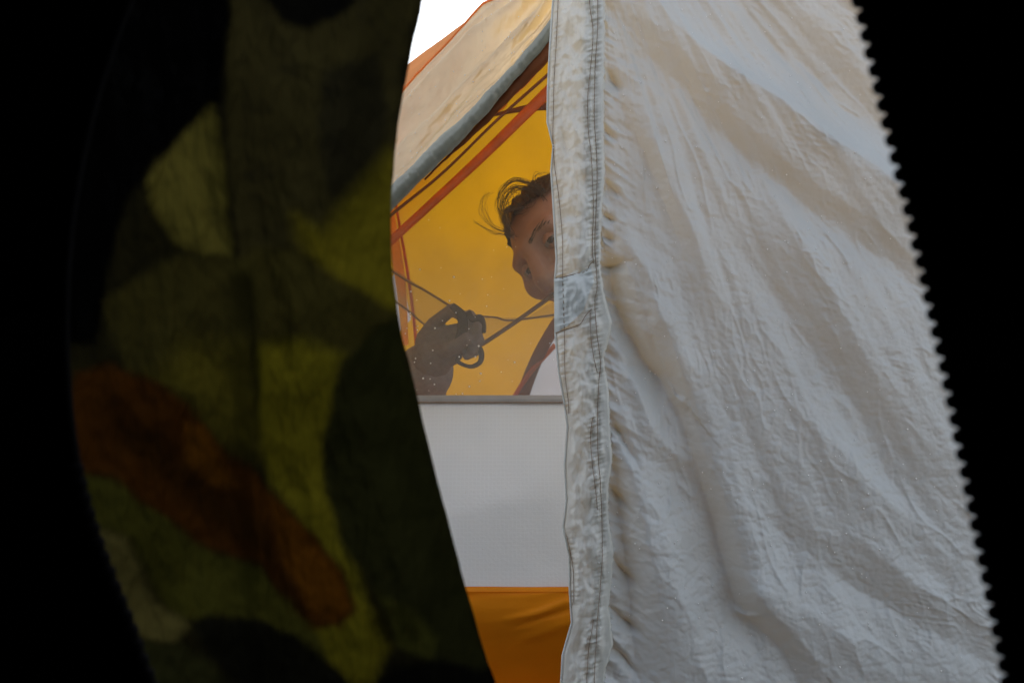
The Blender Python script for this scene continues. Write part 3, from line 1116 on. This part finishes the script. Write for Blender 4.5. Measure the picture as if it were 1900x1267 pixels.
Q = lambda a, b, y: P(a, b, y)
RH = ([([Q(786, 626, 1.385), Q(804, 601, 1.375), Q(838, 575, 1.362), Q(858, 586, 1.352), Q(863, 614, 1.352)], 0.0092),
      ([Q(846, 634, 1.375), Q(871, 586, 1.365), Q(887, 606, 1.350), Q(882, 634, 1.350)], 0.0082),
      ([Q(846, 644, 1.372), Q(881, 611, 1.372), Q(889, 632, 1.356), Q(876, 650, 1.352)], 0.0078),
      ([Q(838, 660, 1.375), Q(872, 640, 1.382), Q(882, 652, 1.368), Q(866, 660, 1.360)], 0.0068),
      ([Q(806, 656, 1.372), Q(838, 646, 1.350), Q(864, 630, 1.344)], 0.0088)],
     [(wrR, Q(828, 648, 1.378), 0.027, 0.020), (Q(792, 636, 1.385), Q(836, 656, 1.378), 0.016, 0.016), (Q(806, 654, 1.38), Q(854, 636, 1.372), 0.019, 0.014), (Q(800, 630, 1.38), Q(850, 618, 1.372), 0.014, 0.0125)])
hand(body_parts, *RH)
SILHOUETTE = []
hand(SILHOUETTE, [(c_, r_ + 0.0012) for c_, r_ in RH[0]], [(a_, b_, r0 + 0.0014, r1 + 0.0014) for a_, b_, r0, r1 in RH[1]] + [(wrR + (elR - wrR) * 0.22, wrR, 0.0325, 0.0300)])
fl = [np.array([0.40 + 0.022 * i, 1.24 + 0.006 * abs(i - 1), 0.018]) for i in range(4)]
hand(body_parts, [([haL + [(-0.03 + 0.02 * i), -0.01, 0.0], (haL + fl[i]) / 2 + [0, 0, 0.012], fl[i]], 0.0085) for i in range(4)] + [([wrL + [-0.02, -0.02, -0.02], [0.38, 1.31, 0.022], [0.365, 1.285, 0.018]], 0.0095)],
     [(wrL, haL, 0.027, 0.022), (haL + [-0.03, 0, 0], haL + [0.03, 0, 0], 0.018, 0.018)])
bv, bf = merge(body_parts)
bv = [[x, y, max(z, 0.012)] for x, y, z in bv]
body = mesh('body', bv, bf, M['skin'], person)
rm = body.modifiers.new('one_skin', 'REMESH')
rm.mode = 'VOXEL'
rm.voxel_size = 0.0028
rm.use_smooth_shade = True
sm_ = body.modifiers.new('soften', 'SMOOTH')
sm_.factor = 0.4
sm_.iterations = 2
# clothes
jp = [cap(neck_b + [0.015, 0.012, -0.015], chest, 0.082, 0.145), cap(chest, belly, 0.15, 0.13), cap(belly, pelvis + [-0.05, -0.03, 0.03], 0.135, 0.14), cap(shR, shL, 0.073, 0.073),
      cap(shR, elR, 0.066, 0.056), cap(elR, wrR + (elR - wrR) * 0.14, 0.056, 0.040), cap(shL, elL, 0.066, 0.056), cap(elL, wrL + (elL - wrL) * 0.12, 0.055, 0.038)]
jv, jf = merge(jp)
jv = np.array(jv)
jv[:, 2] = np.maximum(jv[:, 2], 0.011)
jk = mesh('jacket', jv, jf, M['sleeve'], person)
tv, tf = merge([cap(pelvis + [-0.03, -0.02, 0.01], pelvis + [0.02, 0.01, -0.005], 0.145, 0.14), cap(hipR, knR, 0.098, 0.068), cap(knR, anR, 0.068, 0.05), cap(hipL, knL, 0.098, 0.068), cap(knL, anL, 0.068, 0.05)])
tv = np.array(tv)
tv[:, 2] = np.maximum(tv[:, 2], 0.0105)
tr = mesh('trousers', tv, tf, M['trousers'], person)
for ob in (jk, tr):
    r_ = ob.modifiers.new('one_cloth', 'REMESH')
    r_.mode = 'VOXEL'
    r_.voxel_size = 0.006
    r_.use_smooth_shade = True
    tx = bpy.data.textures.new('cloth_creases', 'CLOUDS')
    tx.noise_scale = 0.05
    dsp = ob.modifiers.new('creases', 'DISPLACE')
    dsp.texture = tx
    dsp.strength = 0.008
    dsp.mid_level = 0.5
gv, gf = merge([cap_grow for cap_grow in SILHOUETTE])
gl = mesh('hand_silhouette', gv, gf, M['hand_silhouette'], person)  # added dark layer that puts the raised hand in silhouette
r_ = gl.modifiers.new('one_cloth', 'REMESH')
r_.mode = 'VOXEL'
r_.voxel_size = 0.0022
r_.use_smooth_shade = True
# eyes and brows
for sgn in (1, -1):
    c = hl(sgn * 0.0310, -0.0755, 0.003)
    v0, f0 = sphere_geo(c, 0.0118, 16, 12)
    eye = mesh('eye', v0, f0, M['eye'], person)
    look = np.array([-0.1, -1.0, -0.08])
    look /= np.linalg.norm(look)
    v1, f1 = sphere_geo(c + look * 0.0068, 0.0066, 12, 8)
    mesh('iris', v1, f1, M['iris'], eye)
    lv, lf = sphere_geo(np.zeros(3), 0.0123, 24, 18)
    lv = np.array(lv)
    keep_f = [q_ for q_ in lf if (lv[q_].mean(0)[2] > 0.0022 or lv[q_].mean(0)[2] < -0.0040) and lv[q_].mean(0)[1] < 0.004]
    mesh('eyelid', lv @ HR.T + c, keep_f, M['skin'], person)
    if sgn < 0:
        continue
    br_ = []
    for _ in range(48):
        t = random.uniform(-1, 1)
        x0, z0 = 0.030 + 0.019 * t, 0.0225 + 0.004 * (1 - t * t) + random.uniform(-0.0034, 0.0034)
        q3 = []
        for dx_, dz_ in ((0, 0), (0.003, 0.0012), (0.006, 0.0015)):
            ys = np.linspace(-0.13, -0.03, 120)
            pr = np.stack([np.full(120, sgn * (x0 + dx_)), ys, np.full(120, z0 + dz_)], -1)
            inside = np.nonzero(head_sdf(pr) < 0)[0]
            q3.append(hl(sgn * (x0 + dx_), ys[inside[0]] - 0.0006, z0 + dz_))
        br_.append(tube_geo(q3, [0.0003, 0.0003, 0.00015], 4))
    ev, ef = merge(br_)
    mesh('eyebrow', ev, ef, M['hair'], person, kind='stuff')
# hair: a cap that follows the scalp, and loose curls
hc = shell(120, 90, np.array([0, 0.0, 0.01]), grow=0.006)
keep = (hc[..., 2] + 0.55 * hc[..., 1] > 0.046 + 0.012 * vnoise(hc[..., 0] * 60, hc[..., 2] * 60, 3)) & (hc[..., 2] > -0.06)
bump = 1 + 0.05 * fbm(hc[..., 0] * 70 + hc[..., 1] * 30, hc[..., 2] * 70, 3, 33)
hcw = ((hc * bump[..., None]) @ HR.T + HC).reshape(-1, 3)
ff = grid_faces(120, 90, True)
kf = keep.reshape(-1)
ff = ff[kf[ff].all(1)]
hair = mesh('hair', hcw, ff, M['hair'], person)
strands = []


def strand(pxy, y0, jit, r=0.0003):
    p = np.array(pxy, float)
    p = p + RNG.normal(0, jit, p.shape) * np.linspace(0.5, 1.2, len(p))[:, None]
    yy = y0 + RNG.normal(0, 0.012) + np.cumsum(RNG.normal(0, 0.003, len(p)))
    q = spline(np.column_stack([p, yy]), 22)
    strands.append(tube_geo(P(q[:, 0], q[:, 1], q[:, 2]), np.linspace(r, r * 0.45, 22), 4))


for _ in range(46):      # the big curl over the temple
    o = RNG.uniform(0, 1)
    strand([(1012 - 10 * o, 352 + 14 * o), (985, 338 + 18 * o), (955 - 0 * o, 331 + 24 * o), (930 + 14 * o, 348 + 18 * o), (921 + 16 * o, 378 + 8 * o), (930 + 12 * o, 408), (944, 432)], 1.425, 3.2)
for _ in range(26):      # thick lower end of the curl
    o = RNG.uniform(0, 1)
    strand([(962 + 8 * o, 385), (948, 384 + 6 * o), (936 + 6 * o, 392), (936, 410), (945, 430), (952, 442)], 1.42, 4.0, 0.0004)
for _ in range(22):      # inner ringlets
    o = RNG.uniform(0, 1)
    cx, cy, r0 = 962 + RNG.normal(0, 7), 372 + RNG.normal(0, 7), RNG.uniform(8, 20)
    a0 = RNG.uniform(0, 6.28)
    strand([(cx + r0 * math.cos(a0 + a) * (1 + 0.2 * a / 6), cy + r0 * math.sin(a0 + a)) for a in np.linspace(0, 5, 7)], 1.425, 1.5, 0.0003)
for _ in range(11):      # fly-away hairs
    o = RNG.uniform(0, 1)
    strand([(946, 430), (925, 428 - 4 * o), (902 + 8 * o, 412), (890 + 10 * o, 392 - 10 * o), (893 + 10 * o, 372 - 8 * o), (905 + 6 * o, 358)], 1.42, 3.5, 0.00022)
for _ in range(9):
    o = RNG.uniform(0, 1)
    strand([(950, 436), (930, 434), (912, 428 + 5 * o), (896 - 12 * o, 420 - 6 * o), (884 - 8 * o, 412)], 1.42, 2.5, 0.0002)
for _ in range(70):      # curls standing on the crown
    ax, ay = RNG.uniform(985, 1075), RNG.uniform(335, 362)
    strand([(ax, ay + 14), (ax - 6, ay - 4), (ax + 4, ay - 16), (ax + 14, ay - 10 + RNG.normal(0, 4)), (ax + 10, ay + 4)], 1.44, 4.0, 0.0004)
sv, sf = merge(strands)
mesh('curls', sv, sf, M['hair'], hair, kind='stuff')

# ================================================================== the net and the strap held by the hand
net = empty('storage_net', (0, 1.4, 0.5), label='sheer tan storage net with dark cord edges, strung across the tent', cat='net')


def patch(name, c00, c10, c11, c01, Y, parent, mat):
    a = np.linspace(0, 1, 24)[:, None, None]
    b = np.linspace(0, 1, 24)[None, :, None]
    q = (1 - a) * (1 - b) * np.array(c00, float) + a * (1 - b) * np.array(c10, float) + a * b * np.array(c11, float) + (1 - a) * b * np.array(c01, float)
    yy = Y + 0.01 * np.sin(np.pi * a[..., 0]) * np.sin(np.pi * b[..., 0])
    return sheet(name, P(q[..., 0], q[..., 1], yy), mat, parent)


patch('net_cloth', (560, 390), (845, 572), (792, 608), (560, 430), 1.405, net, M['loft'])
patch('net_cloth', (890, 588), (1090, 592), (1090, 520), (893, 640), 1.40, net, M['loft'])
for ln, wd in (([(560, 388), (735, 508), (790, 540), (842, 572)], 0.0017), ([(560, 440), (742, 565), (775, 592), (800, 612)], 0.0014), ([(886, 587), (920, 589), (955, 594), (1090, 575)], 0.0014),
               ([(1110, 488), (1010, 559), (950, 602), (893, 640)], 0.0030)):
    q = spline(ln, 30)
    tube('edge_cord', P(q[:, 0], q[:, 1], 1.40), wd, M['cord'], net, 6, 0.5)
strap = empty('webbing_strap', (-0.06, 1.36, 0.5), label='short loop of dark webbing hanging from the gripping hand', cat='strap')
strip('loop', [(886, 640), (893, 655), (891, 671), (876, 680), (858, 676), (848, 668), (856, 660)], [11, 11, 9, 7, 8, 8], 1.352, M['webbing'], strap, thick=0.002)
strip('tail', [(868, 578), (877, 592), (890, 590), (896, 602), (898, 618)], [10, 12, 14, 12, 8], 1.346, M['webbing'], strap, thick=0.002)
strip('fold', [(838, 566), (856, 585), (858, 612), (850, 640)], [12, 18, 20, 20], 1.345, M['webbing'], strap, thick=0.002)

# ================================================================== THE DARK TENT ROUND THE CAMERA
dark = empty('dark_tent', (0, 0, 0), label='black inner tent with a zipped doorway, framing the view from inside', cat='tent')
ZSH = 13
RZ = [(1000, -800), (1230, -640), (1400, -420), (1500, -230), (1560, -80), (1592, 0), (1612, 80), (1640, 200), (1665, 300), (1690, 400), (1713, 500), (1738, 610), (1762, 720), (1788, 850), (1812, 970), (1836, 1090), (1856, 1190), (1870, 1267), (1885, 1400), (1850, 1560), (1640, 1690)]
LZ = [(1640, 1690), (1000, 1720), (560, 1640), (370, 1450), (278, 1262), (240, 1160), (200, 1060), (165, 960), (140, 860), (124, 740), (118, 600), (128, 420), (165, 220), (230, 20), (330, -200), (500, -450), (740, -690), (1000, -800)]
YR, YL = 0.20, 0.23
rz = spline(RZ, 160)
rz[:, 0] += ZSH * smooth(rz[:, 1], -500, 0) * (1 - smooth(rz[:, 1], 1350, 1690))
lz = spline(LZ, 200)
loop = np.vstack([rz[:-1], lz[:-1]])
kk = smooth(loop[:, 0], 500, 1500)
Yl = YL * (1 - kk) + YR * kk
l0 = P(loop[:, 0], loop[:, 1], Yl)
cen = l0.mean(0)
ang = np.arctan2(l0[:, 2] - cen[2], l0[:, 0] - cen[0])


def ell(ax, zt, y):
    r = np.stack([ax * np.cos(ang), np.full(len(ang), y), 0.5 + (zt - 0.5) * np.sin(ang) * np.where(np.sin(ang) < 0, 0.47 / (zt - 0.5), 1)], -1)
    return r


rows = [l0]
e1 = ell(0.95, 1.1, 0.02)
for t in np.linspace(0, 1, 22)[1:]:
    m_ = l0 * (1 - t) + e1 * t
    m_[:, 1] = Yl * (1 - t ** 1.5) + 0.02 * t ** 1.5
    m_[:, 1] += 0.004 * fbm(m_[:, 0] * 6, m_[:, 2] * 6, 2, 9) * t
    rows.append(m_)
for y_, ax, zt in ((-0.3, 1.02, 1.14), (-0.8, 1.05, 1.15), (-1.4, 0.98, 1.1), (-1.8, 0.8, 0.9), (-1.98, 0.5, 0.7), (-2.02, 0.02, 0.52)):
    rows.append(ell(ax, zt, y_))
R = np.array(rows)
sheet('tent_wall', R.transpose(1, 0, 2), M['black'], dark, wrap_u=True)
# zip tape: a welt along the doorway, and the teeth
tp_ = np.vstack([l0, l0[:1]])
tube('zip_welt', tp_ + np.array([0, 0.0005, 0]), 0.0011, M['black'], dark, 6)
tooth_me = None


def tooth_mesh():
    v, f = sphere_geo((0, 0, 0), (1, 1, 1), 10, 6)
    v = np.array(v)
    v = np.sign(v) * np.abs(v) ** 0.8 * np.array([0.0026, 0.0015, 0.00165])
    me = bpy.data.meshes.new('zip_tooth')
    me.from_pydata(v.tolist(), [], f)
    me.polygons.foreach_set('use_smooth', np.ones(len(me.polygons), bool))
    me.materials.append(M['tooth'])
    return me


tooth_me = tooth_mesh()


def teeth(path, pitch, sgn):
    seg = np.linalg.norm(np.diff(path, axis=0), axis=1)
    cl = np.concatenate([[0], np.cumsum(seg)])
    for s_ in np.arange(pitch / 2, cl[-1], pitch):
        p = np.array([np.interp(s_, cl, path[:, i]) for i in range(3)])
        q = np.array([np.interp(s_ + 0.001, cl, path[:, i]) for i in range(3)])
        t = q - p
        o = bpy.data.objects.new('zip_tooth', tooth_me)
        o.location = p
        a = math.atan2(t[0], -t[2])                 # lean of the zip in the doorway plane
        o.rotation_euler = (0, -a + (math.pi if sgn < 0 else 0), 0)
        link(o, dark)


rsel = (rz[:, 1] > -120) & (rz[:, 1] < 1400)
teeth(P(rz[rsel, 0] - 3, rz[rsel, 1], YR), 0.0036, 1)
lsel = (lz[:, 1] > 850) & (lz[:, 1] < 1350) & (lz[:, 0] < 700)
teeth(P(lz[lsel, 0] - 6, lz[lsel, 1], YL)[::-1], 0.0036, -1)

# ================================================================== THE CAMOUFLAGE FLAP
camo = empty('camouflage_flap', (-0.2, 0.35, 0), label='dark camouflage tent flap hanging out of focus on the left, light shining through it', cat='tent flap')
CE = [(930, -760), (860, -350), (800, -100), (780, 0), (765, 65), (748, 150), (736, 235), (728, 330), (724, 420), (727, 500), (735, 570), (746, 625), (762, 690), (780, 760), (800, 850), (826, 950), (852, 1050), (876, 1130), (900, 1205), (922, 1267), (980, 1420), (1010, 1560), (1020, 2300)]
nv, nu = 420, 330
CPY = np.concatenate([np.linspace(-740, -20, 50, endpoint=False), np.linspace(-20, 1290, 330, endpoint=False), np.linspace(1290, 2300, 40)])[None, :]
q = np.concatenate([np.linspace(0, 760, 280, endpoint=False), np.linspace(760, 3400, 50)])[:, None]
ce = np.array(spline(CE, 400))
CPX = np.interp(CPY, ce[:, 1], ce[:, 0]) - q
CPYf = CPY + 0 * q
CY = 0.32 + 0.03 * smooth(q, 0, 120) - 0.9 * smooth(q, 700, 3600) ** 1.2 + 0 * CPY
b = P(CPX, CPYf, np.maximum(CY, 0.27))
bb = P(CPX, CPYf, 0.33)
far = smooth(q, 700, 3400)[..., None] + 0 * b[..., :1]
b = np.where(far > 0, np.concatenate([bb[..., :1], 0.33 - 0.75 * far ** 1.3, bb[..., 2:]], -1), b)
hh = 0.004 * fbm(CPX / 170, CPYf / 420, 3, 121) + 0.007 * np.exp(-((CPX - 452 - 0.05 * (CPYf - 600)) / 26) ** 2) * smooth(CPYf, 350, 520) \
    + 0.0015 * fbm(CPX / 40, CPYf / 90, 3, 122)
hh = hh + 0.006 * np.exp(-((CPX - 400 - 0.03 * CPYf) / 30) ** 2) * (1 - smooth(CPYf, 300, 500))
b[..., 1] += hh
b[..., 2] = np.maximum(b[..., 2], -0.01)

# printed inks, with light falloff and overlap shade darkened into the pattern
wx = CPX + 5 * vnoise(CPX / 60, CPYf / 60, 131) + 1.5 * vnoise(CPX / 14, CPYf / 14, 133)
wy = CPYf + 5 * vnoise(CPX / 60, CPYf / 60, 132) + 1.5 * vnoise(CPX / 14, CPYf / 14, 134)
INK_AND_SHADE = [
    ((14, 13, 5), None),
    ((27, 25, 11), [(400, -800), (860, -800), (800, -100), (740, 120), (730, 470), (640, 470), (560, 465), (470, 462), (440, 480), (420, 300), (410, 100), (430, 20)]),
    ((18, 17, 9), [(600, 130), (700, 100), (720, 220), (680, 330), (640, 400), (600, 340), (590, 220)]),
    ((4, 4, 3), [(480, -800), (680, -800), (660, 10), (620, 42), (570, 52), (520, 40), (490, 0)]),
    ((1, 1, 1), [(-900, -800), (430, -800), (420, 20), (400, 180), (350, 240), (290, 300), (250, 360), (200, 500), (180, 640), (-900, 640)]),  # light falling off at the top left, put in as near-black
    ((50, 47, 17), [(388, 190), (405, 300), (415, 400), (424, 478), (380, 476), (325, 445), (285, 385), (275, 335), (310, 290), (352, 245)]),
    ((56, 52, 9), [(545, 400), (600, 430), (680, 330), (720, 280), (740, 300), (760, 600), (735, 585), (690, 555), (625, 520), (575, 480), (548, 445)], 26),
    ((29, 27, 9), [(330, 470), (380, 476), (430, 480), (480, 458), (530, 458), (580, 482), (640, 525), (700, 560), (740, 585), (760, 700), (690, 640), (630, 720), (560, 640), (480, 620), (440, 700), (330, 720), (240, 700), (190, 560)]),
    ((42, 39, 9), [(340, 640), (440, 640), (470, 760), (470, 850), (420, 830), (350, 750), (280, 700)], 40),
    ((56, 53, 9), [(470, 640), (560, 630), (640, 660), (622, 740), (606, 820), (606, 900), (628, 970), (655, 1050), (680, 1120), (720, 1200), (690, 1267), (600, 1300), (560, 1160), (640, 1130), (630, 1060), (560, 970), (500, 890), (470, 800)], 22),
    ((17, 18, 6), [(640, 670), (700, 600), (745, 590), (900, 1100), (960, 1300), (820, 1300), (760, 1160), (700, 1100), (650, 1035), (622, 955), (604, 890), (604, 820), (622, 740)]),
    ((30, 31, 9), [(700, 1100), (770, 1140), (810, 1190), (800, 1230), (740, 1200)]),
    ((32, 32, 8), [(150, 880), (210, 890), (300, 950), (390, 1010), (470, 1060), (545, 1120), (590, 1180), (620, 1260), (540, 1190), (420, 1140), (340, 1150), (290, 1090), (240, 1010), (170, 970)]),
    ((33, 17, 3), [(140, 690), (200, 675), (270, 700), (350, 755), (420, 840), (510, 920), (590, 1000), (645, 1080), (658, 1135), (632, 1166), (580, 1166), (545, 1115), (475, 1055), (380, 1000), (290, 945), (205, 885), (140, 875), (120, 780)]),
    ((22, 11, 2), [(190, 740), (330, 830), (430, 905), (500, 985), (545, 1080), (575, 1155), (520, 1095), (440, 1010), (330, 915), (220, 830)], 24),
    ((44, 25, 3), [(335, 780), (375, 790), (420, 850), (440, 900), (400, 900), (350, 850)]),
    ((48, 27, 3), [(505, 930), (560, 975), (625, 1060), (648, 1125), (620, 1155), (575, 1140), (540, 1060), (512, 990)]),
    ((48, 45, 22), [(120, 960), (180, 978), (232, 1005), (262, 1060), (290, 1110), (350, 1158), (320, 1188), (270, 1190), (220, 1160), (150, 1060)]),
    ((20, 21, 8), [(330, 1190), (400, 1230), (450, 1300), (250, 1300), (240, 1200)]),
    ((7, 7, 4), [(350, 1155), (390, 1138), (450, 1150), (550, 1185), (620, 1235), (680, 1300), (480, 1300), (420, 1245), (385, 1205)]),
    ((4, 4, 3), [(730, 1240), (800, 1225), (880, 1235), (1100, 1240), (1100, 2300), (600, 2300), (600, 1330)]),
]
colr = np.zeros((*CPX.shape, 3)) + lin(INK_AND_SHADE[0][0])
for tone in INK_AND_SHADE[1:]:
    c, poly = tone[:2]
    soft = tone[2] if len(tone) > 2 else 13
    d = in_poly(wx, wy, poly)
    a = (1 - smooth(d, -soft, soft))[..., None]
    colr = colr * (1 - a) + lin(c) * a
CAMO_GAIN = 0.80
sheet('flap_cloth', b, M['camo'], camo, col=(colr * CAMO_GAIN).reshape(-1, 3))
# the crease's dark line: an added dark strip behind the flap blocks light
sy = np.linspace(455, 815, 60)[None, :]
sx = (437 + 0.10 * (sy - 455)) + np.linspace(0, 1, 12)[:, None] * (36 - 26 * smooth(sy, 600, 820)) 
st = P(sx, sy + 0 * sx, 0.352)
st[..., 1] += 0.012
sheet('crease_blocker', st, M['camo'], camo, col=np.broadcast_to(lin((30, 30, 8)) * 0.4, (st.shape[0] * st.shape[1], 3)))
